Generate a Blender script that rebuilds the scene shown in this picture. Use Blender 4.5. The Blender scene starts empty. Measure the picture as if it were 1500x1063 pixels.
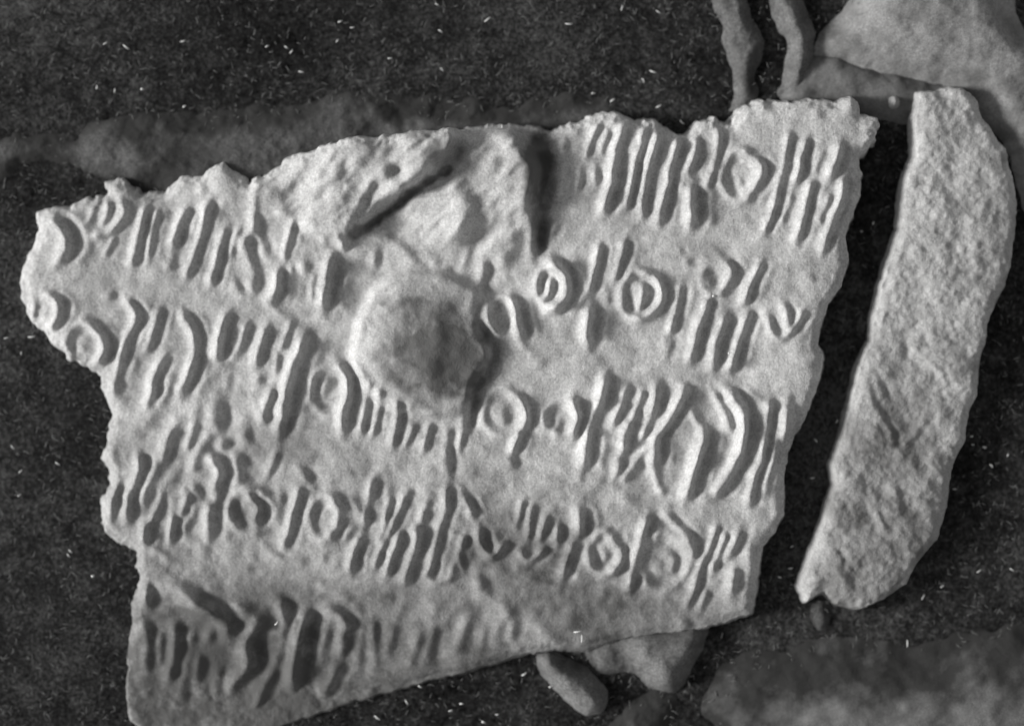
import bpy, math, random
import numpy as np
random.seed(7); RNG = np.random.default_rng(11)
scene = bpy.context.scene
C = scene.collection

# ------------------------------------------------------------------ camera, sky, sun, exposure
# 0.001 unit = one photograph pixel on the tablet's face; 1 unit = 10 cm
scene.unit_settings.scale_length = 0.1
S = 0.001
FACE = 0.038                      # height of the inscribed face above the cloth
LENS = 85.0
DIST = 1.5 * LENS / 36.0
CAMZ = FACE + DIST
cam_d = bpy.data.cameras.new('camera'); cam = bpy.data.objects.new('camera', cam_d); C.objects.link(cam)
cam.location = (0, 0, CAMZ); cam.rotation_euler = (0, 0, 0)
cam_d.lens = LENS; cam_d.sensor_width = 36; cam_d.clip_start = 0.05; cam_d.clip_end = 200
cam_d.dof.use_dof = True; cam_d.dof.focus_distance = DIST - 0.022; cam_d.dof.aperture_fstop = 0.38
scene.camera = cam

SUN_EL = math.radians(22); SUN_AZ = math.radians(182)      # direction TO the sun, measured from +X: from the left
world = bpy.data.worlds.new('World'); scene.world = world; world.use_nodes = True
wn = world.node_tree.nodes; wl = world.node_tree.links
bg = wn['Background']; bg.inputs['Strength'].default_value = 0.13
sky = wn.new('ShaderNodeTexSky'); sky.sky_type = 'NISHITA'; sky.sun_disc = False
sky.sun_elevation = SUN_EL; sky.sun_rotation = math.pi / 2 - SUN_AZ
bw = wn.new('ShaderNodeRGBToBW')                            # the photograph is black and white
wl.new(sky.outputs[0], bw.inputs[0]); wl.new(bw.outputs[0], bg.inputs['Color'])
sd_ = bpy.data.lights.new('sun', 'SUN'); sd_.energy = 3.7; sd_.angle = math.radians(15.0); sd_.color = (1, 0.995, 0.985)
sun = bpy.data.objects.new('sun', sd_); C.objects.link(sun)
from mathutils import Vector
to_sun = Vector((math.cos(SUN_EL) * math.cos(SUN_AZ), math.cos(SUN_EL) * math.sin(SUN_AZ), math.sin(SUN_EL)))
sun.rotation_euler = (-to_sun).to_track_quat('-Z', 'Y').to_euler(); sun.location = to_sun * 5
vs = scene.view_settings
vs.view_transform = 'Standard'; vs.look = 'None'; vs.gamma = 1; vs.use_curve_mapping = False
vs.exposure = 0.52

# ------------------------------------------------------------------ numpy helpers
def hashnoise(x, y, cell, seed):
    """smooth value noise, coordinates in photograph pixels"""
    r = np.random.default_rng(seed).random((256, 256)) * 2 - 1
    u = x / cell + 31.7; v = y / cell + 57.3
    i = np.floor(u).astype(int); j = np.floor(v).astype(int)
    f = u - i; g = v - j
    f = f * f * f * (f * (f * 6 - 15) + 10); g = g * g * g * (g * (g * 6 - 15) + 10)
    a = r[j % 256, i % 256]; b = r[j % 256, (i + 1) % 256]; c = r[(j + 1) % 256, i % 256]; d = r[(j + 1) % 256, (i + 1) % 256]
    return (a * (1 - f) + b * f) * (1 - g) + (c * (1 - f) + d * f) * g
def fbm(x, y, cell, seed, octs=4, gain=0.5):
    s = 0; a = 1; t = 0
    for k in range(octs):
        # turn each octave so that the lattice never shows
        th = 0.6 + 1.1 * k
        xr = x * math.cos(th) - y * math.sin(th); yr = x * math.sin(th) + y * math.cos(th)
        s = s + a * hashnoise(xr, yr, cell / 2 ** k, seed + k * 17); t += a; a *= gain
    return s / t
def seg_dist(x, y, pts):
    d = np.full(x.shape, 1e9); 
    if len(pts) == 1:
        return np.hypot(x - pts[0][0], y - pts[0][1])
    for (ax, ay), (bx, by) in zip(pts[:-1], pts[1:]):
        dx, dy = bx - ax, by - ay; L = dx * dx + dy * dy + 1e-9
        t = np.clip(((x - ax) * dx + (y - ay) * dy) / L, 0, 1)
        d = np.minimum(d, np.hypot(x - ax - t * dx, y - ay - t * dy))
    return d
def stroke(x, y, pts, hw):
    """distance to a polyline and a taper that fades both ends"""
    if len(pts) == 1: return np.hypot(x - pts[0][0], y - pts[0][1]), 1.0
    p = [np.array(q, float) for q in pts]
    a = p[0] - p[1]; b = p[-1] - p[-2]
    p[0] = p[0] + a / (np.linalg.norm(a) + 1e-6) * hw * 1.3; p[-1] = p[-1] + b / (np.linalg.norm(b) + 1e-6) * hw * 1.3
    d = np.full(x.shape, 1e9); arc = np.zeros(x.shape); tot = 0
    for u, v in zip(p[:-1], p[1:]):
        dx, dy = v - u; L = dx * dx + dy * dy + 1e-9
        t = np.clip(((x - u[0]) * dx + (y - u[1]) * dy) / L, 0, 1)
        q = np.hypot(x - u[0] - t * dx, y - u[1] - t * dy); w = q < d
        d = np.where(w, q, d); arc = np.where(w, tot + t * math.sqrt(L), arc); tot += math.sqrt(L)
    e = np.minimum(arc, tot - arc)
    return d, .25 + .75 * sstep(0, min(2.0 * hw, tot / 2), e)
def poly_sd(x, y, poly):
    """signed distance to a closed polygon, negative inside"""
    d = seg_dist(x, y, list(poly) + [poly[0]])
    ins = np.zeros(x.shape, bool)
    n = len(poly)
    for k in range(n):
        x0, y0 = poly[k]; x1, y1 = poly[(k + 1) % n]
        c = ((y0 > y) != (y1 > y)) & (x < (x1 - x0) * (y - y0) / ((y1 - y0) if y1 != y0 else 1e-9) + x0)
        ins ^= c
    return np.where(ins, -d, d)
def sstep(a, b, x):
    t = np.clip((x - a) / (b - a), 0, 1); return t * t * (3 - 2 * t)

def soften(A, n):
    for _ in range(n):
        A = (np.roll(A, 1, 0) + np.roll(A, -1, 0) + 2 * A) / 4; A = (np.roll(A, 1, 1) + np.roll(A, -1, 1) + 2 * A) / 4
    return A
def tag(o, label=None, cat=None, group=None, kind=None):
    if label: o['label'] = label
    if cat: o['category'] = cat
    if group: o['group'] = group
    if kind: o['kind'] = kind
    return o
def empty(name, px, py):
    o = bpy.data.objects.new(name, None); C.objects.link(o); o.empty_display_size = 0.05
    o.location = ((px - 750) * S, (531.5 - py) * S, 0); return o

# ------------------------------------------------------------------ materials
def mat(name):
    m = bpy.data.materials.new(name); m.use_nodes = True
    return m, m.node_tree.nodes, m.node_tree.links, m.node_tree.nodes['Principled BSDF']
def noise(n, l, tc, scale, detail=4, rough=0.6, vec=None):
    t = n.new('ShaderNodeTexNoise'); t.inputs['Scale'].default_value = scale
    t.inputs['Detail'].default_value = detail; t.inputs['Roughness'].default_value = rough
    l.new(vec if vec is not None else tc.outputs['Object'], t.inputs['Vector']); return t.outputs['Fac']
def math_(n, l, op, a, b):
    t = n.new('ShaderNodeMath'); t.operation = op
    for i, v in enumerate((a, b)):
        if isinstance(v, (int, float)): t.inputs[i].default_value = v
        else: l.new(v, t.inputs[i])
    return t.outputs[0]
def ramp(n, l, fac, stops):
    r = n.new('ShaderNodeValToRGB'); l.new(fac, r.inputs[0]); e = r.color_ramp.elements
    while len(e) < len(stops): e.new(0.5)
    for k, (p, v) in enumerate(stops):
        e[k].position = p; e[k].color = (v, v * 0.995, v * 0.985, 1)
    return r.outputs[0]
def stone_mat(name, lo, mid, hi, dirt_shade_val, bump=1.0, scale=1.0):
    m, n, l, p = mat(name)
    geo = n.new('ShaderNodeNewGeometry')
    pos = geo.outputs['Position']
    a = noise(n, l, None, 9 * scale, 6, 0.6, pos); b = noise(n, l, None, 75 * scale, 5, 0.7, pos); c = noise(n, l, None, 270, 3, 0.75, pos)
    mix = math_(n, l, 'ADD', math_(n, l, 'MULTIPLY', a, 0.30), math_(n, l, 'ADD', math_(n, l, 'MULTIPLY', b, 0.25), math_(n, l, 'MULTIPLY', c, 0.45)))
    col = ramp(n, l, mix, [(0.37, lo), (0.50, mid), (0.62, hi)])
    att = n.new('ShaderNodeAttribute'); att.attribute_name = 'dirt_shade'
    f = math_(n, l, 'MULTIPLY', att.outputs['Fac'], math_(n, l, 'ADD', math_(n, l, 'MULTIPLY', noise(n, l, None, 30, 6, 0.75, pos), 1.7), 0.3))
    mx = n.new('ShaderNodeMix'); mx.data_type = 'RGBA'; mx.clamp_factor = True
    l.new(f, mx.inputs['Factor']); l.new(col, mx.inputs['A']); mx.inputs['B'].default_value = (dirt_shade_val, dirt_shade_val * .99, dirt_shade_val * .97, 1)
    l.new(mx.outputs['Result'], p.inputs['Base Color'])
    p.inputs['Roughness'].default_value = 0.93; p.inputs['Specular IOR Level'].default_value = 0.15
    h = math_(n, l, 'ADD', math_(n, l, 'MULTIPLY', b, 1.0), math_(n, l, 'MULTIPLY', c, 0.45))
    bp = n.new('ShaderNodeBump'); bp.inputs['Strength'].default_value = 0.38 * bump; bp.inputs['Distance'].default_value = 0.006
    l.new(h, bp.inputs['Height']); l.new(bp.outputs[0], p.inputs['Normal'])
    return m
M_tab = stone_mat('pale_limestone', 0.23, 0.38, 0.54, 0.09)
M_slab = stone_mat('pale_limestone_plain', 0.24, 0.36, 0.48, 0.12, 1.1)
M_rock = stone_mat('grey_stone', 0.13, 0.21, 0.30, 0.05, 0.6, 0.5)
M_flake = stone_mat('dim_grey_stone', 0.06, 0.115, 0.19, 0.035, 0.8, 0.8)
M_rock2 = stone_mat('dull_grey_stone', 0.085, 0.125, 0.17, 0.04, 0.6, 0.5)
def cloth_mat(name, lo, mid, hi):
    m, n, l, p = mat(name)
    tc = n.new('ShaderNodeTexCoord')
    a = noise(n, l, tc, 3.0, 4, 0.6); b = noise(n, l, tc, 170, 5, 0.9); c = noise(n, l, tc, 26, 5, 0.7)
    mix = math_(n, l, 'ADD', math_(n, l, 'MULTIPLY', a, 0.25), math_(n, l, 'ADD', math_(n, l, 'MULTIPLY', b, 0.55), math_(n, l, 'MULTIPLY', c, 0.2)))
    l.new(ramp(n, l, mix, [(0.41, lo), (0.50, mid), (0.60, hi)]), p.inputs['Base Color'])
    p.inputs['Roughness'].default_value = 1.0; p.inputs['Specular IOR Level'].default_value = 0.05
    bp = n.new('ShaderNodeBump'); bp.inputs['Strength'].default_value = 0.7; bp.inputs['Distance'].default_value = 0.006
    l.new(b, bp.inputs['Height']); l.new(bp.outputs[0], p.inputs['Normal'])
    return m
M_cloth = cloth_mat('dark_felt', 0.003, 0.024, 0.10)
M_rag = stone_mat('grey_rag', 0.035, 0.07, 0.12, 0.03, 0.8, 0.8)
M_cloth2 = stone_mat('dark_grey_stone', 0.09, 0.12, 0.15, 0.03, 0.6, 0.6)
M_lint, n, l, p = mat('pale_lint'); p.inputs['Base Color'].default_value = (0.55, 0.55, 0.54, 1); p.inputs['Roughness'].default_value = 0.9
M_fuzz, n, l, p = mat('dull_fuzz'); p.inputs['Base Color'].default_value = (0.13, 0.13, 0.128, 1); p.inputs['Roughness'].default_value = 0.95

# ------------------------------------------------------------------ height-field solids
def world_xy(px, py, k):
    return (px - 750) * S * k, (531.5 - py) * S * k
def make_mesh(name, verts, normals, faces, dirt_shade, material, parent=None):
    """one mesh object from arrays; faces index into verts"""
    used, inv = np.unique(faces.ravel(), return_inverse=True)
    f = inv.reshape(faces.shape).astype(np.int32); v = verts[used]
    me = bpy.data.meshes.new(name)
    me.vertices.add(len(v)); me.vertices.foreach_set('co', v.astype(np.float32).ravel())
    me.loops.add(f.size); me.loops.foreach_set('vertex_index', f.ravel())
    me.polygons.add(len(f)); me.polygons.foreach_set('loop_start', np.arange(0, f.size, 4, dtype=np.int32))
    me.polygons.foreach_set('loop_total', np.full(len(f), 4, np.int32))
    me.polygons.foreach_set('use_smooth', np.ones(len(f), bool))
    me.update(calc_edges=True)
    at = me.attributes.new('dirt_shade', 'FLOAT', 'POINT'); at.data.foreach_set('value', dirt_shade[used].astype(np.float32))
    me.normals_split_custom_set_from_vertices(normals[used].tolist())
    me.materials.append(material)
    o = bpy.data.objects.new(name, me); C.objects.link(o)
    if parent:
        o.parent = parent; o.matrix_parent_inverse.identity()
        me.transform(__import__('mathutils').Matrix.Translation(-parent.location))
    return o
def grid(x0, x1, y0, y1, step):
    xs = np.arange(x0, x1 + step, step, dtype=float); ys = np.arange(y0, y1 + step, step, dtype=float)
    return np.meshgrid(xs, ys)
def solid(name, X, Y, Z, keep, dirt_shade, material, parent, k, owner=None, names=None, bottom=-0.014):
    """surface over grid (X,Y px; Z px) with a floor; owner: per-vertex int, >=0 goes to a part named names[i]"""
    ny, nx = X.shape
    wx, wy = world_xy(X, Y, k); wz = Z * S
    V = np.stack([wx, wy, wz], -1)
    gx = np.gradient(wz, axis=1) / np.gradient(wx, axis=1); gy = np.gradient(wz, axis=0) / np.gradient(wy, axis=0)
    N = np.stack([-gx, -gy, np.ones_like(gx)], -1); N /= np.linalg.norm(N, axis=-1, keepdims=True)
    idx = np.arange(nx * ny).reshape(ny, nx)
    kf = keep[:-1, :-1] & keep[1:, :-1] & keep[:-1, 1:] & keep[1:, 1:]
    F = np.stack([idx[1:, :-1], idx[1:, 1:], idx[:-1, 1:], idx[:-1, :-1]], -1)[kf]
    V = V.reshape(-1, 3); N = N.reshape(-1, 3); D = dirt_shade.ravel()
    # walls and floor closing the solid below
    nv = len(V); VB = V.copy(); VB[:, 2] = bottom; 
    Vall = np.concatenate([V, VB]); Nall = np.concatenate([N, np.tile([0, 0, -1.0], (nv, 1))]); Dall = np.concatenate([D, D])
    walls = []
    kp = np.pad(kf, 1)
    jj, ii = np.nonzero(kf)
    for dj, di, a, b in ((0, -1, (0, 0), (1, 0)), (0, 1, (1, 1), (0, 1)), (-1, 0, (0, 1), (0, 0)), (1, 0, (1, 0), (1, 1))):
        edge = ~kp[jj + 1 + dj, ii + 1 + di]
        j, i = jj[edge], ii[edge]
        va = idx[j + a[0], i + a[1]]; vb = idx[j + b[0], i + b[1]]
        walls.append(np.stack([va, vb, vb + nv, va + nv], -1)[:, ::-1])
    W = np.concatenate(walls)
    floor_ = F[::, ::-1] + nv
    if owner is None:
        return [make_mesh(name, Vall, Nall, np.concatenate([F, W, floor_]), Dall, material, parent)]
    ow = owner.ravel()[F[:, 0]]
    out = [make_mesh(name, Vall, Nall, np.concatenate([F[ow < 0], W, floor_]), Dall, material, parent)]
    for i, nm in enumerate(names):
        sel = ow == i
        if nm and sel.sum() >= 6:
            out.append(make_mesh(nm, V, N, F[sel], D, material, parent))
        elif sel.any():                    # tiny leftovers stay with the body
            out.append(make_mesh('chip_scar', V, N, F[sel], D, material, parent))
    return out

# ------------------------------------------------------------------ the inscribed fragment
OUT = [(47,311),(76,299),(93,303),(113,291),(152,283),(150,265),(166,258),(181,262),(203,281),(237,281),(262,254),(288,257),(305,243),(325,231),(347,249),(364,265),(400,243),(429,226),(474,212),(519,202),(576,198),(604,189),(632,192),(669,186),(717,181),(742,181),(773,184),(804,189),(821,184),(852,175),(881,164),(909,164),(931,175),(954,175),(974,186),(994,199),(1005,196),(1025,178),(1047,171),(1053,180),(1070,180),(1085,161),(1107,148),(1130,147),(1152,150),(1186,143),(1209,147),(1226,150),(1246,138),(1257,147),(1260,168),(1285,172),(1289,186),(1282,212),(1261,229),(1263,257),(1258,288),(1248,322),(1239,345),(1243,386),(1233,418),(1213,446),(1205,471),(1199,505),(1207,521),(1202,553),(1187,598),(1156,662),(1149,703),(1149,756),(1134,782),(1119,801),(1113,839),(1105,901),(1070,912),(1030,923),(980,930),(929,936),(895,944),(862,956),(807,955),(753,966),(693,986),(631,1000),(585,1014),(532,1028),(478,1045),(430,1062),(330,1096),(240,1100),(185,1060),(178,1017),(181,972),(184,944),(190,915),(190,890),(202,853),(195,834),(193,809),(168,795),(148,781),(142,758),(145,733),(156,713),(156,693),(145,673),(148,662),(156,648),(154,628),(161,606),(147,575),(141,549),(121,535),(99,527),(82,510),(56,482),(37,468),(31,445),(23,422),(28,398),(37,370),(47,353),(48,328)]

ZOOM = 3.5425
marks = []     # (points px, half width px, strength, part name or None)
def zone(ox, oy, items):
    for it in items:
        pts, w, s, nm = it
        for _ in range(2 if len(pts) > 2 else 0):      # round the corners
            q = [pts[0]]
            for (x0, y0), (x1, y1) in zip(pts[:-1], pts[1:]):
                q += [(.75 * x0 + .25 * x1, .75 * y0 + .25 * y1), (.25 * x0 + .75 * x1, .25 * y0 + .75 * y1)]
            pts = q + [pts[-1]]
        marks.append(([(ox + x / ZOOM, oy + y / ZOOM) for x, y in pts], w / ZOOM / 2, s, nm))
B_, R_, A_, D_, K_, N_ = 'raised_bar', 'raised_ring', 'raised_arc', 'pit', 'crack', None
zone(0, 130, [
 ([(320,680),(375,760),(380,830),(340,880)],66,1.1,A_), ([(570,570),(575,640),(545,700)],35,.7,B_), ([(655,600),(675,640),(640,700),(590,750),(520,760)],42,.9,A_),
 ([(775,610),(735,770),(710,900)],42,.9,B_), ([(872,625),(870,655)],36,.9,D_), ([(985,630),(950,710),(925,800)],46,1.0,B_), ([(900,920)],38,1,D_),
 ([(1105,590),(1080,700),(1040,830),(990,960)],42,.95,B_), ([(1095,800)],30,.8,D_), ([(1190,730),(1160,850),(1120,1000)],44,1,B_),
 ([(1285,780),(1330,880),(1358,960),(1340,1040)],56,1.1,K_), ([(1240,1000),(1270,1050)],48,1,D_), ([(1045,470),(1080,530)],55,.6,N_)])
zone(350, 130, [
 ([(510,360),(455,440)],42,.9,K_), ([(540,490),(450,510),(370,545)],42,.8,K_), ([(490,545),(500,575)],35,.6,D_), ([(330,610),(300,640)],28,.7,D_),
 ([(295,700),(270,800),(255,880)],32,.9,B_), ([(1000,245),(930,310),(860,370)],54,1.1,K_), ([(815,430)],84,1.4,D_),
 ([(715,500),(660,600),(600,700),(575,800)],50,1.2,K_), ([(1100,380),(1020,450),(900,520),(820,590),(720,660),(600,720)],50,1.25,K_),
 ([(1140,280),(1130,360)],50,.9,K_), ([(450,770),(460,820)],26,.6,D_), ([(370,915),(372,935)],58,.9,D_), ([(735,850),(725,910)],46,1.1,D_),
 ([(790,740),(880,830),(960,900)],60,.35,N_), ([(95,660),(125,760),(175,850)],46,1.0,K_), ([(1045,900)],36,.6,D_), ([(1105,930)],40,.5,D_),
 ([(1260,750),(1220,830),(1190,930)],40,.4,N_)])
zone(350, 380, [
 ([(510,20),(495,100),(480,170),(468,245)],60,1.2,B_), ([(518,265)],30,.8,D_), ([(235,70),(225,150),(205,190)],48,1.0,B_), ([(345,110),(345,170)],30,.6,D_),
 ([(60,350),(40,420),(20,480)],42,.9,B_), ([(165,370),(140,450),(115,530)],46,1.0,B_), ([(215,500),(215,580)],32,.6,B_),
 ([(375,420),(340,500),(300,620),(280,720),(250,870)],62,1.25,B_), ([(132,620)],42,1.3,D_), ([(190,690),(155,780),(150,830)],42,.9,B_),
 ([(550,540),(600,610),(600,700),(575,790),(570,870)],54,1.2,A_), ([(500,620),(460,710)],58,1,D_), ([(700,650),(680,750),(660,880)],34,.9,B_),
 ([(850,750),(850,840),(825,950)],42,1,B_), ([(965,915)],38,.8,D_), ([(1300,20),(1310,80),(1250,190),(1240,275)],54,1.1,K_),
 ([(1260,345),(1325,440),(1328,520),(1290,595),(1225,660),(1222,760),(1205,850)],58,1.3,K_), ([(1290,560),(1270,610)],84,1.1,N_), ([(1110,890),(1110,960),(1095,1063)],48,1.1,K_), ([(890,210),(800,270)],56,.4,N_), ([(760,310),(790,335)],42,.5,D_), ([(60,880),(60,940)],60,.6,N_)])  # long crack strokes right of the boss carve its shadow into the shape
zone(640, 380, [
 ([(640,20),(700,80),(710,160),(680,230),(640,250)],64,1.3,R_), ([(550,90),(535,150)],50,1,D_), ([(620,110),(610,170),(590,210)],44,1,B_),
 ([(430,210),(440,300),(470,400)],54,1.2,R_), ([(305,260),(305,320)],42,1,D_), ([(830,270),(810,350),(815,420)],58,1.3,B_), ([(905,190),(905,225)],38,.8,D_),
 ([(1100,70),(1180,110),(1202,180),(1170,250),(1110,305),(1060,300)],44,1.0,R_), ([(1005,160),(1000,220)],38,.9,D_), ([(1095,150),(1090,210),(1075,260)],38,.9,B_),
 ([(1290,130),(1260,260),(1235,380)],42,.75,B_), ([(1235,420),(1215,490)],50,1,D_),
 ([(430,710),(480,740),(500,830),(480,870)],48,1.1,R_), ([(375,780),(375,850)],50,.8,D_), ([(455,905),(420,990)],46,1,B_),
 ([(730,730),(760,820),(735,910)],48,1.0,R_), ([(575,830),(580,880)],42,1,D_), ([(655,840),(645,880)],42,1,D_),
 ([(905,620),(895,690),(865,770)],54,1.15,B_), ([(1010,660),(985,720)],40,.8,B_), ([(980,750),(940,840)],42,.9,B_), ([(820,890),(808,990),(800,1050)],50,1.05,B_),
 ([(1030,850),(1005,900),(1005,970)],52,.9,B_), ([(1170,670),(1165,740),(1145,800)],54,1.1,B_),
 ([(1310,700),(1260,800),(1200,880),(1160,940),(1165,1050)],50,1.15,B_), ([(1350,800),(1390,870)],44,.8,D_)])
zone(900, 330, [
 ([(-53,110),(-67,198),(-103,336)],44,1,B_), ([(78,92),(56,190),(26,270)],44,1,B_),
 ([(360,130)],28,.7,D_), ([(405,190)],42,1,D_), ([(505,260),(520,300)],58,1,D_), ([(605,190),(645,240),(615,310)],50,1.1,R_), ([(575,350)],42,.8,D_),
 ([(770,215),(735,300),(690,400)],44,1,B_), ([(720,460),(680,560),(650,680),(630,735)],48,1,B_), ([(510,400),(455,540),(425,690)],50,1,B_), ([(600,490),(560,600),(545,700)],58,1.1,B_),
 ([(815,490),(835,550),(880,600),(930,560),(990,460)],42,1,A_), ([(895,415),(920,470),(925,530)],40,.8,B_), ([(527,778)],16,.8,D_), ([(1040,270)],50,.35,N_)])
zone(800, 530, [
 ([(985,160),(1060,230),(1060,380),(1030,500),(970,620),(910,670)],64,1.1,A_), ([(900,170),(950,250),(980,340)],48,.9,A_),
 ([(850,370),(835,450),(805,540),(775,640),(760,690)],60,1.15,A_), ([(1180,220),(1160,360),(1140,500),(1095,620),(1080,710)],46,1,B_), ([(1280,240),(1268,390)],60,1,B_),
 ([(600,400),(600,490)],60,.9,N_), ([(500,550)],42,.8,D_), ([(410,520),(380,590)],36,.5,B_),
 ([(205,780),(205,890)],54,1,B_), ([(90,860),(85,920)],42,.9,B_), ([(650,790),(700,830),(780,920),(800,1000)],48,.65,R_)])
zone(760, 700, [
 ([(510,310),(560,370),(550,440),(510,480)],50,1.1,R_), ([(395,390),(405,440)],40,1,D_), ([(470,390),(465,420)],38,.8,D_), ([(310,350),(280,430),(260,500)],46,.8,B_),
 ([(690,220),(650,340),(620,480),(605,560)],48,1,B_), ([(790,390),(840,410),(835,490)],50,.9,D_), ([(1045,260),(1010,360),(970,450),(930,600),(900,660)],40,.9,B_),
 ([(1170,290),(1130,380)],54,.9,B_), ([(1145,480),(1130,590)],50,.8,B_), ([(1040,560),(1010,620)],38,.7,D_), ([(120,690)],44,1.0,D_), ([(880,740),(920,790)],58,1.2,K_),
 ([(200,820),(270,850),(280,900)],58,.8,K_), ([(150,340)],40,.7,D_), ([(740,850),(780,850)],50,.9,D_)])
zone(450, 650, [
 ([(165,290),(215,350),(200,420),(150,480)],56,1.1,R_), ([(40,350),(60,400)],42,.9,D_), ([(375,200),(355,270)],50,1,B_), ([(330,360),(320,410)],44,.8,B_), ([(300,500),(265,580),(258,650)],48,1,B_),
 ([(440,320),(430,400)],36,.7,B_), ([(545,240),(560,260)],46,1,D_), ([(510,290)],40,.5,D_), ([(510,460),(480,550),(440,670)],46,.9,B_), ([(370,600),(380,640)],40,.7,D_),
 ([(605,450),(600,530),(570,620),(535,700)],50,.9,B_), ([(635,350),(620,400)],44,.6,B_), ([(755,20),(762,140)],58,1.1,K_), ([(755,240),(755,340)],46,1,B_),
 ([(690,550),(685,600)],50,.8,B_), ([(640,670),(700,730),(780,690)],48,.7,A_), ([(850,280),(885,360)],44,.8,A_), ([(800,560),(830,640)],36,.6,B_),
 ([(920,450),(930,520),(990,590),(1060,520)],50,.9,A_), ([(1045,520)],58,.8,D_), ([(1080,380),(1100,430)],42,.8,D_), ([(930,690),(970,790),(1050,830),(1100,880)],70,.7,K_),
 ([(1140,570),(1200,610),(1260,540)],42,.7,A_), ([(1095,20),(1080,60),(1100,110)],46,.8,D_), ([(970,190),(1000,200)],36,.5,D_)])
zone(100, 600, [
 ([(390,250),(400,300),(370,380),(340,440),(325,560)],50,1,A_), ([(430,600),(415,680)],48,1.1,B_), ([(570,550),(550,670)],46,.9,B_), ([(810,10),(820,80)],76,1.2,D_),
 ([(790,260),(830,320),(800,400)],60,1.2,A_), ([(670,390),(710,460),(760,520)],48,.9,K_), ([(770,500),(760,640)],60,1,B_), ([(840,180)],60,.9,D_), ([(930,130),(960,160)],58,.8,D_),
 ([(900,250),(930,270)],76,.9,D_), ([(740,720)],66,.6,D_), ([(960,440),(1030,500),(1010,590)],60,.9,R_), ([(870,550),(900,600)],58,.6,D_), ([(1240,310),(1280,370)],62,.9,D_),
 ([(1120,430),(1125,480)],40,.9,D_), ([(1230,420),(1180,590),(1150,700)],46,.9,B_), ([(1040,700),(1130,780),(1250,790)],58,.55,N_), ([(1020,10),(1050,60)],46,.9,B_),
 ([(590,320),(560,370)],50,.5,N_), ([(440,440),(480,460)],42,.5,N_), ([(165,345),(180,385)],46,.8,N_), ([(500,840),(560,850)],48,.4,N_)])
zone(150, 763, [
 ([(470,380),(560,440),(660,490),(700,560)],92,1.0,A_), ([(250,350),(260,430)],58,.9,B_), ([(240,540),(260,620),(250,780)],52,.9,B_), ([(370,490),(300,520)],50,.7,D_),
 ([(410,560),(400,700),(370,820)],58,.9,B_), ([(600,560),(570,620)],46,.8,B_), ([(680,660),(560,700)],46,.7,D_), ([(850,540),(780,640),(810,720),(780,800),(700,870)],72,1.1,A_),
 ([(960,430),(980,520)],58,.8,B_), ([(920,780),(850,890)],48,.8,B_), ([(1100,490),(1060,620),(1040,740),(1030,830)],76,1.2,B_), ([(1190,460),(1280,480),(1310,560)],58,.9,A_),
 ([(1190,570),(1160,680)],42,.9,B_), ([(1295,600),(1260,690)],50,.8,B_), ([(1250,770),(1180,900)],56,.8,B_), ([(450,880),(450,940)],78,1.0,D_), ([(1130,740),(1090,800)],48,.7,B_)])
zone(450, 763, [
 ([(590,530),(620,525)],68,.8,D_), ([(240,540),(200,640)],54,.7,B_), ([(370,540),(370,700)],50,.6,B_), ([(750,540)],60,.5,D_), ([(1030,640)],50,.7,D_), ([(500,690)],42,.5,D_), ([(750,715)],42,.6,D_)])
zone(1000, 130, [
 ([(95,280),(85,340),(60,420)],44,1,B_), ([(120,440),(200,490)],36,.5,N_), ([(205,200),(210,280),(190,380),(160,490)],42,.95,B_), ([(75,540),(75,700)],60,1.25,B_),
 ([(345,340),(420,380),(435,440),(400,520),(350,570)],54,1.2,R_), ([(245,450),(260,500)],40,1,D_), ([(325,490)],34,.8,D_),
 ([(570,255),(545,390),(515,520),(480,640),(445,740)],38,1,B_), ([(660,280),(630,400),(605,480)],42,1,B_), ([(685,500),(650,620),(610,780)],42,1.05,B_), ([(835,300),(820,380),(790,450)],48,1.05,B_),
 ([(850,490),(830,600),(780,710),(750,840)],44,1,B_), ([(745,605)],28,.6,D_), ([(470,90)],54,1.1,D_), ([(730,140)],46,.6,D_), ([(900,60),(950,150)],50,.8,N_), ([(690,985)],44,.4,D_)])
zone(700, 130, [
 ([(230,290),(270,330),(360,390),(335,540),(300,620)],100,1.7,K_), ([(240,250),(280,280)],118,1.7,N_), ([(310,640),(325,740),(320,840)],66,1.6,K_), ([(170,445),(230,400)],40,1,D_),
 ([(480,270),(465,340)],50,1,D_), ([(645,190),(605,270),(580,350)],30,.9,B_), ([(690,230),(660,330)],30,.8,B_), ([(555,430),(535,520)],34,.85,B_), ([(630,420),(630,480)],36,.8,B_), ([(520,610)],28,.5,D_),
 ([(790,190),(745,330),(735,450),(715,540),(685,630)],54,1.25,B_), ([(890,200),(850,350),(820,470),(795,610)],40,1,B_), ([(960,250),(920,400),(890,500),(880,640)],48,1.1,B_),
 ([(1080,230),(1030,400),(1000,540),(970,670)],48,1.15,B_), ([(735,175)],44,.8,D_), ([(430,710),(400,760)],44,.8,D_), ([(190,620),(200,720)],44,.6,N_), ([(530,230)],28,.6,D_)])
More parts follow.
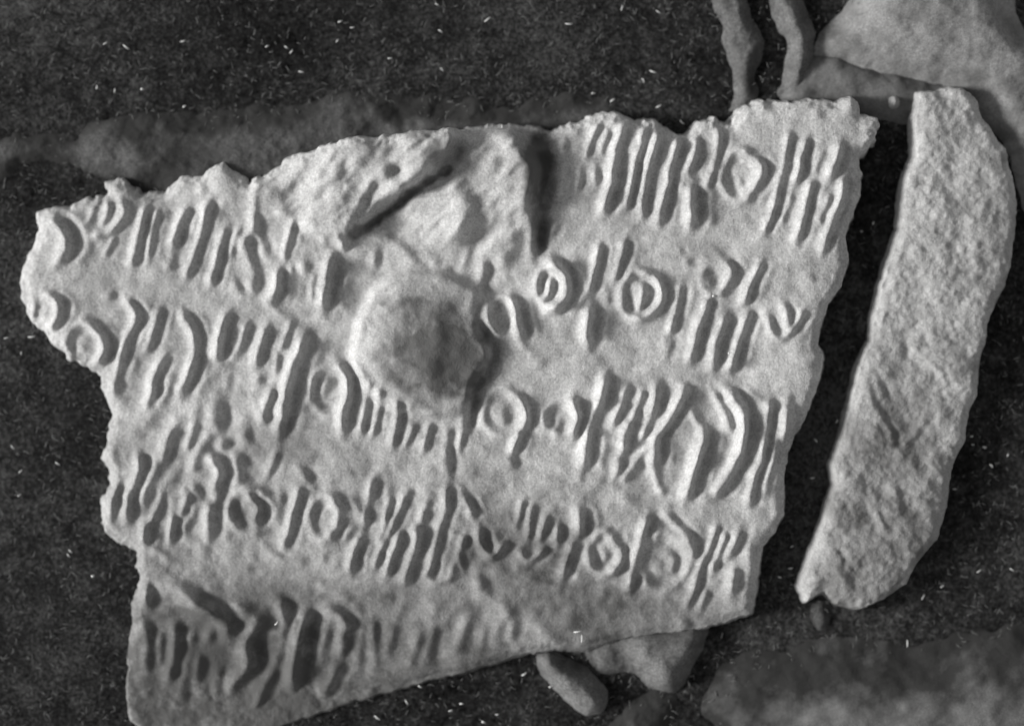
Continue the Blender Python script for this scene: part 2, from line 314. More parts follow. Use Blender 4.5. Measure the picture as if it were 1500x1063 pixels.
zone(0, 380, [
 ([(490,340),(555,400),(570,470),(540,520)],52,1.15,R_), ([(355,450),(370,490)],42,1,D_), ([(450,460)],36,.8,D_), ([(270,180),(325,210),(330,280),(280,370)],44,1,A_), ([(190,250),(180,300)],42,.9,B_),
 ([(110,180),(120,200)],48,.6,D_), ([(590,190)],44,.9,D_), ([(690,220),(740,280),(720,340),(680,410),(640,540),(610,660)],48,1,A_), ([(845,270),(820,380),(780,470)],44,1,B_),
 ([(870,510),(820,620),(810,700),(780,760)],48,1,B_), ([(980,290),(1040,390),(1045,500),(1000,610),(970,680)],50,1.1,A_), ([(1205,300),(1170,400),(1155,510)],54,1.1,B_),
 ([(1210,610),(1195,680)],46,.7,D_), ([(1165,750),(1160,850)],82,1.2,D_), ([(580,720),(600,780)],58,.6,N_)])
# long strokes run on, fainter, between their deep ends
zone(640, 380, [([(872,750),(840,830),(818,900)],44,.85,N_), ([(1245,330),(1228,440)],42,.7,N_), ([(822,150),(826,280)],40,.6,N_), ([(985,715),(970,760)],36,.7,N_), ([(1145,780),(1100,900),(1060,960)],40,.55,B_)])
zone(900, 330, [([(700,390),(715,470)],44,.8,N_), ([(270,640),(300,560)],40,.6,N_)])
zone(0, 130, [([(930,790),(905,900)],36,.6,N_), ([(640,690),(560,860)],34,.45,B_), ([(830,640),(800,760),(780,860)],36,.6,B_), ([(500,600),(470,690)],34,.5,B_), ([(1250,740),(1215,860)],34,.55,B_)])
zone(760, 700, [([(335,250),(325,350)],46,.85,N_), ([(262,480),(240,580)],50,.7,N_), ([(1095,290),(1060,380),(1030,470)],40,.75,B_), ([(1000,590),(960,690)],40,.7,B_)])
zone(450, 650, [([(352,260),(320,380),(300,520)],44,.8,N_), ([(545,260),(500,340),(470,430),(400,560),(372,640)],40,.8,B_), ([(650,300),(620,420),(605,500)],42,.8,N_), ([(750,340),(710,450),(688,560),(650,680)],44,.85,B_), ([(450,280),(435,420),(400,500)],36,.6,B_),
 ([(840,480),(800,600),(770,680)],38,.6,B_), ([(1140,300),(1110,420)],36,.6,B_), ([(1190,330),(1170,480)],38,.5,B_), ([(1260,380),(1230,500)],36,.6,B_), ([(120,560),(60,680)],36,.4,N_)])
zone(100, 600, [([(1235,370),(1225,440)],44,.7,N_), ([(815,390),(770,520)],56,.9,N_), ([(500,440),(470,540),(440,600)],40,.6,B_), ([(640,460),(600,560)],42,.8,B_), ([(270,400),(230,560)],44,.6,B_), ([(560,120),(520,260)],44,.5,B_), ([(1100,230),(1060,330)],40,.5,B_), ([(680,80),(640,200)],40,.5,B_)])
zone(350, 380, [([(760,680),(740,820),(720,900)],34,.7,B_), ([(930,860),(890,960)],34,.6,B_), ([(1010,860),(980,980)],36,.6,B_), ([(1180,900),(1160,1000)],34,.5,B_), ([(290,340),(240,450)],34,.6,B_), ([(400,620),(380,740)],36,.6,B_), ([(290,40),(280,150)],34,.6,B_), ([(410,90),(400,200)],34,.6,B_)])
zone(150, 763, [([(480,600),(450,760),(430,860)],46,.8,B_), ([(320,600),(310,760)],42,.7,B_), ([(980,520),(960,640),(930,740)],50,.8,B_), ([(1380,560),(1350,760)],48,.6,B_), ([(520,720),(500,860)],44,.7,B_), ([(850,900),(800,1000)],46,.6,B_), ([(620,800),(610,920)],46,.6,B_)])
zone(450, 763, [([(480,560),(440,700)],44,.6,B_), ([(600,600),(560,760)],44,.55,B_), ([(690,560),(650,700)],44,.6,B_), ([(850,540),(820,660)],44,.5,B_), ([(950,560),(920,660)],40,.5,B_), ([(1100,520),(1080,620)],40,.5,B_)])
zone(700, 130, [([(460,420),(430,560)],32,.6,B_), ([(830,210),(800,330)],30,.5,B_), ([(1230,560),(1220,680)],34,.35,N_)])
zone(1000, 130, [([(740,330),(700,440)],34,.5,B_), ([(770,560),(720,700)],34,.5,B_), ([(570,560),(530,700)],32,.5,B_)])
zone(800, 530, [([(350,140),(300,250)],30,.5,B_), ([(520,160),(470,300),(430,420)],38,.7,B_), ([(700,300),(640,420)],36,.5,N_), ([(1120,520),(1180,620)],34,.4,N_), ([(1230,300),(1200,480),(1160,620)],36,.7,B_)])
# closed rings that stand proud: centre, radii
rings = [(811,420,25,33,1),(736,463,21,27,.9),(938,432,30,37,1),(737,602,32,33,.9),(822,611,25,24,.9),(888,809,28,31,.9),(972,822,37,42,.9),(482,759,30,35,.9),(366,749,32,33,.8),(1086,258,32,38,1),(124,505,29,32,.9),(1044,410,18,22,.6),(482,572,27,36,.9)]
# plain raised lines (edges of the worn bands)
ridges = [([(386,436),(412,462),(440,485)],7,3),([(96,311),(124,330),(147,356)],8,3),([(531,513),(559,549),(598,583),(640,612)],9,3),([(753,501),(792,532)],8,2.5),([(903,302),(931,311),(968,328)],7,3),([(1010,262),(1033,274)],6,3),
 ([(250,425),(330,448),(390,440)],12,2),([(655,640),(700,655),(760,690),(820,705)],9,2),([(880,705),(930,740),(990,742)],10,2),([(250,860),(330,880),(400,905)],14,3),([(700,860),(760,885),(800,930)],10,2.5),
 ([(258,617),(238,650),(232,673),(213,712),(205,735)],8,6),([(303,642),(286,668),(281,684)],8,6),([(343,682),(348,704),(382,724)],7,5),([(269,718),(281,746),(266,770)],7,5),([(160,650),(165,690),(158,735)],8,4),
 ([(250,560),(228,590),(212,620)],8,4),([(185,535),(166,575),(172,600)],8,4),([(330,530),(300,560),(285,600)],9,4),([(208,770),(214,800),(240,815)],6,4),([(999, 567), (975, 612), (952, 646), (913, 699)], 6, 7),([(950, 654), (954, 682), (967, 719)], 6, 6),([(876, 570), (866, 612), (851, 654), (848, 699)], 6, 5),([(1068, 586), (1085, 623), (1082, 660)], 6, 5),([(882, 640), (899, 643), (913, 654), (899, 682)], 6, 4),([(1009, 598), (1026, 623), (1031, 649), (1015, 688)], 6, 5),([(590,885),(560,940),(545,985)],8,4),([(640,890),(610,950)],8,4),([(690,900),(662,955)],8,3),([(740,900),(715,950)],8,3),([(345,890),(375,905),(392,925)],8,5),([(198,880),(195,930),(190,980)],8,5),([(520,345),(545,330),(600,300),(660,270)],9,3)]

G = 2.4
X, Y = grid(-6, 1310, 120, 1116, G)
jig = fbm(X, Y, 30, 5, 4, .7) * 3.6 + 4.5 * np.abs(fbm(X, Y, 22, 14, 3, .6)) * 2 - 2 + hashnoise(X, Y, 6, 77) * 1.0
sd = poly_sd(X, Y, OUT) + jig * np.where((X > 1060) & (Y > 300) | (Y > 905), .45, .85)
base = FACE / S + fbm(X, Y, 260, 21, 2) * 7 + fbm(X, Y, 60, 33, 3) * 3.2 + fbm(X, Y, 16, 41, 3, .7) * 1.0
# the face rolls away towards the bottom edge, a little towards the left tip
base -= 0.10 * np.clip(Y + 0.10 * X - 890, 0, 400)
base -= 0.02 * np.clip(Y - 620, 0, 500)
base += 0.03 * (X - 640)
# broken, layered area at the top
scar = sstep(10, -30, poly_sd(X, Y, [(385,262),(430,215),(600,185),(700,178),(790,185),(800,330),(740,390),(640,360),(520,345),(430,330)]))
fac = fbm(X, Y, 95, 63, 2)
q = np.floor(fac * 5 + 0.6 * hashnoise(X, Y, 14, 9)) / 5
al = X * .77 - Y * .64; ac = X * .64 + Y * .77
base += scar * (fbm(al * .4, ac, 40, 71, 4, .5) * 17 + 2 * fbm(al * .5, ac * 1.6, 22, 75, 3) + fac * 10 + .12 * (X - 560))
plate = poly_sd(X + fbm(X, Y, 26, 73, 3) * 9, Y + fbm(X, Y, 26, 74, 3) * 9, [(376,262),(430,205),(600,175),(668,180),(664,228),(622,262),(575,292),(520,335),(498,360),(470,345),(440,330),(385,310)])
base += 3 * sstep(7, -6, plate) + sstep(8, -10, plate) * (.26 * np.clip(X - 385, 0, 110) + fbm(X, Y, 30, 79, 3) * 4)
base += 7 * np.exp(-(seg_dist(X, Y, [(372,262),(372,330),(360,352)]) / 7) ** 2)
# light facet right of the big crack, facing left
f1 = sstep(8, -22, poly_sd(X, Y, [(560,345),(670,245),(700,300),(690,350),(620,372)]))
base += f1 * ((X - 620) * .33 - 4)
# worn round boss
rb = np.sqrt(((X - 624) / 106.0) ** 2 + ((Y - 504) / 108.0) ** 2) + .10 * fbm(X, Y, 70, 91, 3)
base += 14 * sstep(1.08, .90, rb) + 20 * np.clip(1 - (rb / 1.02) ** 2, 0, 1) ** 1.2 + 3 * np.exp(-((rb - .97) / .08) ** 2) + sstep(.9, .6, rb) * fbm(X, Y, 34, 95, 3) * 4
shp = seg_dist(X, Y, [(706,478),(722,500),(724,528),(708,552),(694,570),(695,596),(690,620)])
base -= 10 * np.exp(-(shp / 9) ** 2) * 1.0
# erosion of the lower rows
er = fbm(X, Y, 24, 131, 3, .6); base += er * (1.2 + 2.2 * sstep(560, 800, Y)) + fbm(X, Y, 46, 137, 2) * 3.0

Z = base.copy()
wob = 1.5 * hashnoise(X, Y, 17, 200) + .8 * hashnoise(X, Y, 6, 201); wob2 = 1.5 * hashnoise(X, Y, 16, 230)
Xw, Yw = X + wob, Y + wob2
best = np.full(X.shape, 0.33); owner = np.full(X.shape, -1)
low = np.zeros(X.shape); high = np.zeros(X.shape)
names = []
for mi, (pts, hw, s, nm) in enumerate(marks):
    xs = [p[0] for p in pts]; ys = [p[1] for p in pts]; pad = hw * 4 + 6
    i0 = max(0, int((min(xs) - pad - X[0, 0]) / G)); i1 = min(X.shape[1], int((max(xs) + pad - X[0, 0]) / G) + 1)
    j0 = max(0, int((min(ys) - pad - Y[0, 0]) / G)); j1 = min(X.shape[0], int((max(ys) + pad - Y[0, 0]) / G) + 1)
    names.append(nm)
    if i1 <= i0 or j1 <= j0: continue
    sl = (slice(j0, j1), slice(i0, i1)); x = Xw[sl]; y = Yw[sl]
    hw *= 1.0 if len(pts) > 1 else 1.15
    dg, tg = stroke(x - hw * .35, y, pts, hw); dr, tr = stroke(x + hw * 1.35, y, pts, hw)
    mg = np.exp(-(dg / hw) ** 2 * 1.25) * tg; mr = np.exp(-(dr / hw) ** 2 * 1.1) * tr
    mr2 = np.exp(-(seg_dist(x - hw * 2.0, y, pts) / hw) ** 2 * 1.3) * (tr if len(pts) > 1 else 0) * (nm in (B_, A_, R_))
    vary = 1 + .35 * hashnoise(x, y, 20, 300 + mi)
    low[sl] = np.maximum(low[sl], mg * hw * (1.5 if s > 1.45 else .52 * min(s, 1.15) ** 1.3) * vary)
    high[sl] = np.maximum(high[sl], mr2 * hw * .42 * s * vary)
    high[sl] = np.maximum(high[sl], mr * hw * (.70 + 1.12 * s) * vary * (0.3 if nm in (K_, D_, N_) else 1))
    if nm:
        m = np.maximum(mg, mr * (0.9 if nm not in (K_, D_) else 0.3))
        b = best[sl]; o = owner[sl]; w = m > b
        b[w] = m[w]; o[w] = mi
inner = sstep(1, -16, sd)
Z -= 9 * np.exp(-(seg_dist(X, Y, [(706,490),(723,510),(722,535),(703,560),(695,590)]) / 9) ** 2)
Z += high * inner - low * (.45 + .55 * inner)
for cx, cy, rx, ry, s in rings:
    th = np.arctan2((Yw - cy) / ry, (Xw - cx) / rx); rr = np.hypot((Xw - cx) / rx, (Yw - cy) / ry)
    d = (rr - 1) * (rx + ry) / 2
    Z += 5.6 * s * np.exp(-(d / 5.4) ** 2) - 3.2 * s * np.exp(-((rr - .62) * (rx + ry) / 2 / 5) ** 2) * (rr < 1)
for pts, w, h in ridges:
    Z += h * np.exp(-(seg_dist(Xw, Yw, pts) / w) ** 2)
Z = soften(Z, 2)
worn = sstep(820, 940, Y) * .93; Z = Z * (1 - worn) + soften(Z, 7) * worn
# rounded, ragged rim and steep broken side
rimw = 7 + 3 * fbm(X, Y, 50, 401, 2)
Z -= 7 * sstep(-16, 0, sd) + 3 * sstep(-34, 0, sd)
Z = np.maximum(Z, 6 + fbm(X, Y, 20, 55, 3) * 3)
side = sstep(rimw * .9, -rimw * .35, sd)
Z = Z * side - 12 * (1 - side)
owner[sd > -3] = -1
keep = sd < 16
dirt_shade = np.zeros(X.shape)
def blob(cx, cy, rx, ry, a, X=X, Y=Y):
    return a * sstep(1.15, .35, np.hypot((X - cx) / rx, (Y - cy) / ry) + .35 * fbm(X, Y, 38, int(cx) + 7, 4, .65))
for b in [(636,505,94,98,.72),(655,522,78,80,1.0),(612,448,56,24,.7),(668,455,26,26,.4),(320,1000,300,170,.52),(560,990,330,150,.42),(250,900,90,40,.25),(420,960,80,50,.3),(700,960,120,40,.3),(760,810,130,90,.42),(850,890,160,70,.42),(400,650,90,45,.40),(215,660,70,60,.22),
          (770,240,36,90,.5),(600,235,90,40,.22),(1010,890,110,40,.28),(700,890,180,70,.25),(740,600,34,34,.3),(786,240,34,75,1.0),(792,330,22,50,.8),(655,225,40,26,.6),(612,198,34,22,.6),(366,748,32,30,.3)]:  # blobs over the top breaks paint crack shadow into the colour
    dirt_shade = np.maximum(dirt_shade, blob(*b))
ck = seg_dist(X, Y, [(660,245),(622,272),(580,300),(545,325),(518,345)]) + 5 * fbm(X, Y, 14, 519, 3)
dirt_shade = np.maximum(dirt_shade, .8 * sstep(11, 3, ck))  # shade of the diagonal crack, painted along its line
dirt_shade = np.clip(dirt_shade + .16 * sstep(.05, .5, fbm(X, Y, 40, 517, 5, .65)) + .34 * sstep(480, 1000, Y - .12 * (X - 600)) + .10 * fbm(X, Y, 80, 515, 3), 0, 1)  # tone also darkens steadily towards the bottom rows
tablet = empty('inscribed_tablet', 640, 560)
tag(tablet, 'large broken pale tablet with rows of raised bars and rings around a worn boss', 'stone tablet')
solid('tablet_body', X, Y, Z, keep, dirt_shade, M_tab, tablet, 1.0, owner, names)

# ------------------------------------------------------------------ the plain slab on the right
OUT2 = [(1345,134),(1375,131),(1395,125),(1416,128),(1435,145),(1442,170),(1461,198),(1478,217),(1482,243),(1491,273),(1493,303),(1491,345),(1484,386),(1476,416),(1461,450),(1450,476),(1446,504),(1436,538),(1435,575),(1420,613),(1416,647),(1401,673),(1397,699),(1390,741),(1375,790),(1345,824),(1330,857),(1296,880),(1262,895),(1228,886),(1209,868),(1183,884),(1173,861),(1185,820),(1198,786),(1209,756),(1224,711),(1220,677),(1232,647),(1239,617),(1249,583),(1254,553),(1265,523),(1277,500),(1281,461),(1288,431),(1296,397),(1305,371),(1318,333),(1322,288),(1330,250),(1341,228),(1339,198),(1341,164)]
X2, Y2 = grid(1150, 1514, 108, 914, G)
sd2 = poly_sd(X2, Y2, OUT2) + fbm(X2, Y2, 30, 605, 4, .65) * 3.2 + hashnoise(X2, Y2, 6, 78) * .8
u = (X2 * .55 + Y2 * .83); v = (X2 * .83 - Y2 * .55)
Z2 = FACE / S + 3 + fbm(X2, Y2, 150, 611, 2) * 9 + fbm(X2, Y2, 34, 612, 4, .6) * 5.5 + fbm(u * .55, v, 30, 613, 3, .5) * 2.2 * (.3 + sstep(250, 520, Y2)) + fbm(X2, Y2, 9, 614, 2) * .5
Z2 += -0.05 * (X2 - 1350) - 0.02 * (Y2 - 400)
def local(X, Y, Z, items):
    for pts, hw, s in items:
        dg = seg_dist(X - hw * .35, Y, pts); dr = seg_dist(X + hw * 1.35, Y, pts)
        Z = Z - np.exp(-(dg / hw) ** 2 * 1.1) * hw * s * .27 + np.exp(-(dr / hw) ** 2 * 1.1) * hw * s * .25
    return Z
hh = 1 / 2.6575
sl_marks = [([(780,480),(800,580)],14,.5),([(330,440),(350,520)],12,.4)]
Z2 = local(X2 + hashnoise(X2, Y2, 12, 8) * 2, Y2, Z2, [
 ([(1100+600*hh,500+10*hh),(1100+610*hh,500+60*hh)],8,.9), ([(1100+660*hh,500+30*hh),(1100+740*hh,500+100*hh),(1100+780*hh,500+170*hh)],5,.7),
 ([(1100+510*hh,500+150*hh),(1100+530*hh,500+200*hh)],6,.8), ([(1100+480*hh,500+220*hh),(1100+560*hh,500+350*hh),(1100+570*hh,500+400*hh)],6,1.0),
 ([(1100+690*hh,500+310*hh),(1100+630*hh,500+400*hh)],6,.7), ([(1100+580*hh,500+570*hh),(1100+610*hh,500+630*hh)],8,1.1),
 ([(1100+510*hh,500+600*hh),(1100+490*hh,500+640*hh),(1100+530*hh,500+720*hh)],6,1.1), ([(1100+340*hh,500+820*hh),(1100+370*hh,500+850*hh)],6,.9),
 ([(1100+390*hh,500+900*hh),(1100+420*hh,500+970*hh)],13,.8), ([(1100+430*hh,500+80*hh),(1100+500*hh,500+270*hh),(1100+580*hh,500+380*hh)],5,.5),
 ([(1100+470*hh,500+480*hh)],6,.6), ([(1390,285),(1398,305)],7,.5), ([(1326,247),(1341,258)],6,.9), ([(1372,140),(1385,155),(1402,172)],6,.6), ([(1330,340),(1365,380)],9,.3), ([(1295,395),(1305,405)],6,.8), ([(1440,360),(1470,375)],7,.4)])
rimw2 = 6 + 2.5 * fbm(X2, Y2, 50, 421, 2)
Z2 -= 6 * sstep(-14, 0, sd2) + 3 * sstep(-34, 0, sd2)
side2 = sstep(rimw2 * .9, -rimw2 * .35, sd2); Z2 = Z2 * side2 - 12 * (1 - side2)
dirt2 = np.clip(.30 * sstep(.0, .5, fbm(u * .5, v, 46, 661, 4, .6)) + .22 * sstep(.1, .5, fbm(X2, Y2, 24, 663, 4, .6)) + blob(1440, 330, 50, 110, .25, X2, Y2) + blob(1330, 640, 60, 90, .25, X2, Y2) + blob(1235, 850, 60, 60, .4, X2, Y2) + blob(1300, 720, 120, 200, .28, X2, Y2) + .12 * sstep(350, 800, Y2), 0, 1)
o = solid('plain_slab_fragment', X2, Y2, Z2, sd2 < 14, dirt2, M_slab, None, 1.0)[0]
tag(o, 'tall plain pale slab without signs, right of the dark gap', 'stone slab')

# ------------------------------------------------------------------ blurred things lying behind
KB = CAMZ / (CAMZ - 0.02)
def lump(name, poly, hfun, material, label, cat, step=4, rim=14, jit=5, seed=1, drop=9, k=KB, group=None):
    xs = [p[0] for p in poly]; ys = [p[1] for p in poly]
    X, Y = grid(min(xs) - 30, max(xs) + 30, min(ys) - 30, max(ys) + 30, step)
    sd = poly_sd(X, Y, poly) + fbm(X, Y, 40, seed, 3) * jit
    s = sstep(rim, -rim, sd) 
    Z = hfun(X, Y, sd) * s - drop * (1 - s)
    d = np.clip(.12 + .9 * fbm(X, Y, 46, seed + 3, 4, .6) + (1.1 * sstep(-34, 6, sd + 30 * fbm(X, Y, 60, 6, 3)) if material is M_rag else 0) + (1.0 * sstep(-130, -10, sd + 25 * fbm(X, Y, 90, 5, 3)) if material is M_cloth2 else 0), 0, 1)  # rag and lower stone rims painted dark: brightness falloff put into the colour
    Z = soften(Z, 12) + fbm(X, Y, 24, seed + 7, 4, .6) * 3.5
    o = solid(name, X, Y, Z, sd < rim * 1.3, d, material, None, k, bottom=-0.014)[0]
    return tag(o, label, cat, group)
# big pale stone, upper right
lump('grey_boulder', [(1300,-60),(1262,20),(1215,66),(1222,84),(1290,92),(1345,104),(1400,112),(1440,140),(1475,190),(1500,240),(1515,300),(1560,330),(1640,200),(1600,60),(1495,60),(1474,20),(1450,-70)],
     lambda X, Y, sd: 22 + 26 * np.exp(-(((X - 1380) / 110) ** 2 + ((Y - 30) / 80) ** 2)) + 8 * np.exp(-(((X - 1470) / 40) ** 2 + ((Y - 110) / 70) ** 2)) + fbm(X, Y, 80, 811, 3) * 7,
     M_rock, 'smooth pale grey stone filling the upper right corner behind the slab', 'stone', rim=34, seed=810)
lump('flat_stone', [(1165,92),(1225,80),(1290,104),(1400,126),(1425,150),(1380,170),(1250,165),(1150,152)],
     lambda X, Y, sd: 12 + fbm(X, Y, 50, 821, 3) * 8, M_rock2, 'low dull grey stone ledge between tablet top and upper right stone', 'stone', rim=16, seed=820)
def fold(name, pts, ws, h, material, label, cat, seed, group=None, side=1.0, wander=.35):
    """long soft swell; ws = width at every point"""
    w = max(ws)
    xs = [p[0] for p in pts]; ys = [p[1] for p in pts]
    X, Y = grid(min(xs) - w * 2.4, max(xs) + w * 2.4, min(ys) - w * 2.4, max(ys) + w * 2.4, 3)
    Xn = X + fbm(X, Y, 44, seed, 3) * w * wander; Yn = Y + fbm(X, Y, 44, seed + 5, 3) * w * wander
    P = []
    for (p, q, a, b) in zip(pts[:-1], pts[1:], ws[:-1], ws[1:]):
        for t in (0, .25, .5, .75): P.append((p[0] + (q[0] - p[0]) * t, p[1] + (q[1] - p[1]) * t, a + (b - a) * t))
    P.append((pts[-1][0], pts[-1][1], ws[-1]))
    e = np.full(X.shape, 99.)
    for k in range(len(P) - 1):
        e = np.minimum(e, seg_dist(Xn, Yn, [P[k][:2], P[k + 1][:2]]) / ((P[k][2] + P[k + 1][2]) / 2))
    Z = soften((h + 4) * np.exp(-e ** 2 * 1.1) * (1 + .35 * fbm(X, Y, 36, seed + 9, 3)), 10) + fbm(X, Y, 11, seed + 4, 2) * .8 - 8.0
    dd = np.clip(.15 + .5 * fbm(X, Y, 40, seed + 2, 3) + (1.1 * sstep(.35, 1.35, e) if material is M_rag else 0), 0, 1)  # crease flanks painted dark so they fade into the cloth
    o = solid(name, X, Y, Z, e < 1.9, dd, material, None, KB, bottom=-0.014)[0]
    return tag(o, label, cat, group)
GF = 'curved flakes above the tablet'; GC = 'rumpled creases of grey cloth'
lump('standing_flake', [(1030,-40),(1078,-40),(1092,20),(1106,70),(1112,112),(1108,152),(1072,168),(1080,120),(1072,70),(1052,20)],
     lambda X, Y, sd: 8 + 10 * sstep(-22, -4, sd) + 6 * fbm(X, Y, 30, 31, 3), M_flake, 'thin curved pale flake above the tablet, left one of two', 'stone flake', step=2.5, rim=15, jit=16, seed=31, group=GF)
lump('standing_flake', [(1120,-40),(1158,-30),(1178,20),(1192,60),(1190,98),(1174,130),(1146,134),(1158,96),(1160,56),(1144,20)],
     lambda X, Y, sd: 12 + 8 * sstep(0, -12, sd) + 7 * fbm(X, Y, 30, 37, 3), M_flake, 'thicker curved grey flake above the tablet, right one of two', 'stone flake', step=2.5, rim=15, jit=16, seed=37, group=GF)
lump('grey_ledge', [(-60,205),(40,196),(110,198),(150,182),(230,172),(310,166),(400,160),(455,150),(490,136),(550,140),(640,160),(740,152),(840,138),(900,150),(880,200),(640,260),(420,290),(250,300),(230,262),(160,268),(120,238),(60,236),(0,250),(-60,255)],
     lambda X, Y, sd: 6 + 9 * fbm(X * .6, Y * 1.5, 60, 43, 3) + 10 * np.exp(-((Y - 190 + .07 * X + 12 * fbm(X, Y, 90, 44, 2)) / 14) ** 2) + .03 * (Y - 180),
     M_rag, 'broad dull grey ledge behind the upper left edge of the tablet', 'ledge', step=3, rim=26, jit=16, seed=42)
fold('cloth_fold', [(165,214),(190,228),(206,246),(184,258)], [8,10,10,8], 8, M_rag, 'short hooked grey crease just above the left tip of the tablet', 'cloth', 43, GC)
fold('cloth_fold', [(250,222),(300,226),(345,236),(385,250)], [10,13,18,14], 14, M_rag, 'grey crease running into the notch in the tablet top', 'cloth', 47, GC, wander=.6)
# things at the lower edge
lump('finger_shaped_pebble', [(782,962),(806,956),(830,976),(862,996),(888,1018),(884,1034),(858,1040),(826,1018),(800,996)],
     lambda X, Y, sd: 14 + 14 * sstep(4, -20, sd) + fbm(X, Y, 30, 841, 3) * 5, M_flake, 'finger-shaped pale pebble sticking out below the tablet', 'pebble', step=2.5, rim=14, jit=14, seed=840)
lump('wedge_shaped_chip', [(850,950),(930,928),(1030,912),(1026,945),(1006,980),(986,1010),(962,1008),(925,985),(880,984)],
     lambda X, Y, sd: 12 + 16 * sstep(900, 1010, X) * sstep(6, -20, sd) + fbm(X, Y, 40, 851, 3) * 14, M_flake, 'wedge-shaped grey stone chip under the lower edge of the tablet', 'stone chip', step=3, rim=15, jit=8, seed=850)
lump('low_grey_stone', [(970,1010),(990,1020),(978,1050),(960,1090),(900,1110),(890,1080),(930,1040)],
     lambda X, Y, sd: 8 + fbm(X, Y, 30, 861, 3) * 6, M_rag, 'dim low grey stone at the bottom edge beneath the wedge-shaped chip', 'stone', step=3, rim=18, jit=10, seed=860)
lump('half_buried_stone', [(1000,1050),(1050,975),(1200,935),(1340,955),(1480,945),(1620,960),(1640,1160),(1200,1180),(1080,1120)],
     lambda X, Y, sd: 3 + 46 * sstep(1050, 1800, X + 1.2 * (Y - 950)) + fbm(X, Y, 120, 871, 3) * 5, M_cloth2, 'broad smooth dull grey stone rising towards the lower right corner', 'stone', step=5, rim=60, jit=20, seed=870, drop=16)
GP = 'small pebbles by the plain slab'
lump('small_pebble', [(1198,885),(1212,890),(1214,912),(1202,926),(1194,908)],
     lambda X, Y, sd: 10 + fbm(X, Y, 14, 881, 2) * 3, M_rag, 'small dim pebble just under the lower tip of the plain slab', 'pebble', step=2.5, rim=8, jit=3, seed=880, group=GP)
lump('small_pebble', [(1302,140),(1316,139),(1321,151),(1313,161),(1302,156)],
     lambda X, Y, sd: 30 + fbm(X, Y, 14, 891, 2) * 3, M_slab, 'small pale crumb at the head of the dark gap between tablet and slab', 'pebble', step=2, rim=5, jit=2, seed=890, group=GP)

# ------------------------------------------------------------------ dark cloth they lie on
def axis(lo, hi, a, b, step):
    inner = np.arange(a, b + step, step)
    left = a - np.cumsum(np.geomspace(step, 900, 14)); right = b + np.cumsum(np.geomspace(step, 900, 14))
    return np.concatenate([left[::-1], inner, right])
xs = axis(0, 0, -60, 1560, 6); ys = axis(0, 0, -60, 1130, 6)
XC, YC = np.meshgrid(xs, ys)
ZC = fbm(XC, YC, 180, 901, 3) * 5 + fbm(XC, YC, 12, 905, 2) * 1.2 - 2
ny, nx = XC.shape
wx, wy = world_xy(XC, YC, KB)
V = np.stack([wx, wy, ZC * S], -1).reshape(-1, 3)
gx = np.gradient(ZC * S, axis=1) / np.gradient(wx, axis=1); gy = np.gradient(ZC * S, axis=0) / np.gradient(wy, axis=0)
N = np.stack([-gx, -gy, np.ones_like(gx)], -1); N /= np.linalg.norm(N, axis=-1, keepdims=True)
idx = np.arange(nx * ny).reshape(ny, nx)
F = np.stack([idx[1:, :-1], idx[1:, 1:], idx[:-1, 1:], idx[:-1, :-1]], -1).reshape(-1, 4)
gobj = make_mesh('ground_cloth', V, N.reshape(-1, 3), F, np.zeros(len(V)), M_cloth)
tag(gobj, 'dark matt cloth dusted with pale lint under the stones', kind='structure')

# ------------------------------------------------------------------ lint
def lint(name, specs, material, label):
    vs_, fs_ = [], []
    for px, py, z, ln, r, ang, curl in specs:
        x, y = world_xy(px, py, (CAMZ - z * S) / DIST if z < 30 else 1.0); n = 5
        th = ang; pts = []; cx, cy, cz = x - math.cos(ang) * ln / 2 * S, y - math.sin(ang) * ln / 2 * S, z * S
        for i in range(n):
            pts.append((cx, cy, cz + math.sin(i / (n - 1) * math.pi) * r * 1.2 * S)); cx += math.cos(th) * ln / (n - 1) * S; cy += math.sin(th) * ln / (n - 1) * S; th += curl / (n - 1)
        b = len(vs_)
        for i, (a, c, e) in enumerate(pts):
            rr = r * S * (.45 if i in (0, n - 1) else 1); t = ang + curl * i / (n - 1); nxn, nyn = -math.sin(t), math.cos(t)
            for q in range(3):
                ph = q * 2.0944 + .5
                vs_.append((a + nxn * rr * math.cos(ph), c + nyn * rr * math.cos(ph), e + rr * math.sin(ph)))
        for i in range(n - 1):
            for q in range(3):
                fs_.append((b + i * 3 + q, b + i * 3 + (q + 1) % 3, b + i * 3 + 3 + (q + 1) % 3, b + i * 3 + 3 + q))
        fs_.append((b, b + 2, b + 1)); fs_.append((b + n * 3 - 3, b + n * 3 - 2, b + n * 3 - 1))
    me = bpy.data.meshes.new(name); me.from_pydata(vs_, [], fs_); me.materials.append(material)
    o = bpy.data.objects.new(name, me); C.objects.link(o); return tag(o, label, kind='stuff')
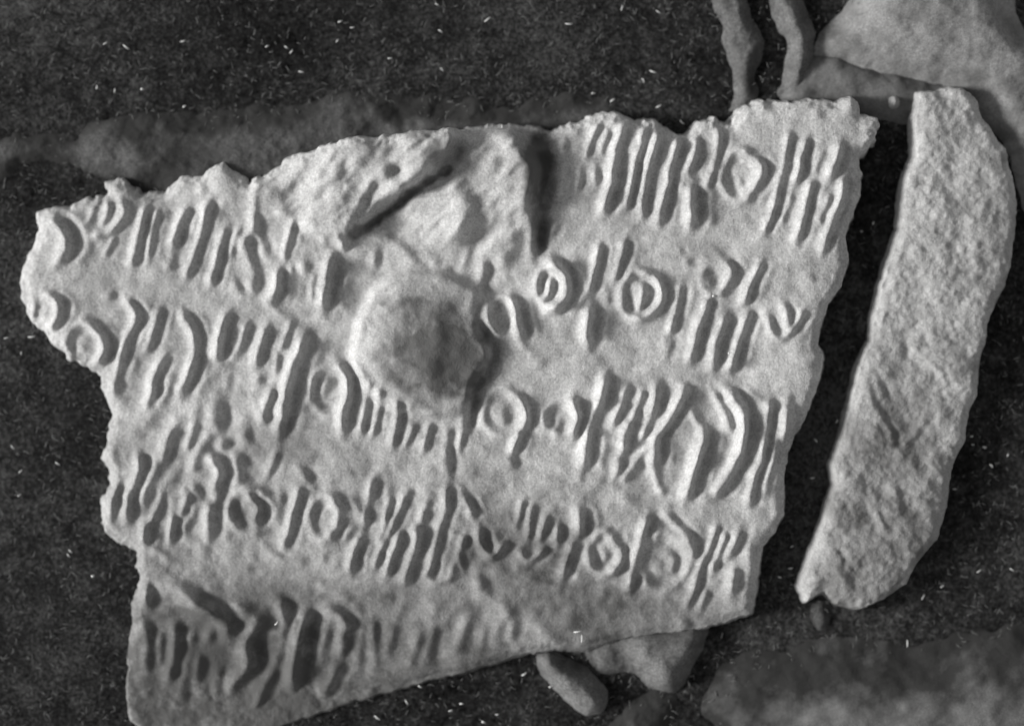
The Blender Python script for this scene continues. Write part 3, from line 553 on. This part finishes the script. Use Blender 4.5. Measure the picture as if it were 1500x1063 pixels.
known = [(184,70,14,1.7,-.9,.6),(208,131,5,2.6,0,0),(142,128,8,1.5,1.2,.4),(168,133,8,1.3,1.3,.3),(268,61,10,1.5,.1,.4),(154,64,8,1.3,.5,.3),(498,32,8,1.6,.3,.2),(516,41,8,1.3,0,.5),(419,70,8,1.5,-.8,.6),(427,76,9,1.4,.7,.5),
 (441,106,10,1.5,-.3,.4),(494,60,7,1.3,.9,.2),(391,68,7,1.3,.5,0),(571,86,8,1.4,-.1,.4),(645,46,9,1.4,-.6,0),(640,7,8,1.3,-.5,0),(647,102,8,1.3,-.9,0),(270,156,7,1.8,.5,0),(833,36,13,1.5,-.2,.5),(956,106,13,1.8,-.5,.5),(943,118,9,1.3,1.5,1.3),(897,147,10,1.8,.6,0),
 (965,156,11,1.6,.4,.3),(998,180,11,1.5,-1.2,1.2),(911,12,10,1.4,1.2,.2),(869,137,8,1.3,-.1,.2),(714,29,13,1.6,.6,.2),(964,18,9,1.3,-.6,.2),(46,494,13,1.7,-.1,.6),(31,517,6,1.2,1.5,0),(9,495,8,1.2,.2,0),(84,679,10,1.4,-.7,.3),(18,655,9,1.2,-1,.4),(30,690,8,1.3,.6,.2),
 (136,843,6,2.8,.4,0),(100,813,8,1.2,-.9,0),(103,807,8,1.3,-.8,0),(28,725,7,1.2,.6,0),(1279,327,6,2.0,1.3,0),(1311,331,7,1.8,1.2,0),(1262,339,5,1.6,0,0),(1423,639,5,2.2,0,0),(1442,655,7,2.6,-.2,0),(1452,682,8,2.4,-.8,0),(1476,666,6,1.8,1.2,0),(1425,651,5,1.6,0,0),(1398,716,6,1.5,0,0),
 (1352,874,11,1.5,1.0,.2),(1434,836,9,1.4,.5,.3),(1329,942,13,1.7,1.5,.2),(1482,834,9,1.4,-.6,0),(1195,645,8,1.5,-1,.2),(1226,617,7,1.6,1,.2),(1190,700,8,1.4,.1,.2),(1158,832,8,1.5,.1,.1),(1142,845,6,1.6,-.4,0),(1380,858,8,1.4,.6,0),(768,987,11,2.0,.4,.5),(552,1051,12,1.7,-.8,.4),(595,1028,10,1.7,-1.2,.5),(615,1005,8,1.6,-.5,0),
 (708,1057,7,2.2,-.4,0),(806,1005,6,1.8,.5,0),(1288,1050,7,1.8,.3,0),(1244,995,8,1.4,0,0),(660,1040,8,1.3,.3,0),(728,1046,7,1.3,0,.4),(1243,628,6,1.3,.8,0),(1160,800,6,1.3,.4,0),(1470,960,8,1.3,.4,0),(1090,862,7,1.4,.4,0),(1096,42,6,1.8,.3,0)]
specs = [(x, y, 3.0, ln * .85, r * .62, a, c) for x, y, ln, r, a, c in known]
specs += [(x, y, z, ln, r, a, c) for x, y, z, ln, r, a, c in [(735,187,40,9,1.3,1.5,.1),(718,201,40,7,1.3,1.4,0),(527,253,45,5,1.5,0,0),(1067,517,50,5,1.5,.3,0),(1044,434,52,5,1.4,0,0),(846,925,36,12,1.2,.1,.2),(852,935,36,12,1.2,1.5,.1),(405,913,34,8,1.1,.6,.8),(676,1030,12,6,1.2,0,0)]]
lint('lint', specs, M_lint, 'pale lint threads and specks scattered over the dark cloth')
fz = []
for i in range(7000):
    x = RNG.uniform(-40, 1540); y = RNG.uniform(-40, 1100)
    fz.append((x, y, 1.5 + RNG.random() * 2, RNG.uniform(3, 11), RNG.uniform(.28, .62), RNG.uniform(-1.6, 1.6), RNG.uniform(-1.2, 1.2)))
lint('fuzz', fz, M_fuzz, 'dull short fibres of fuzz all over the dark cloth')
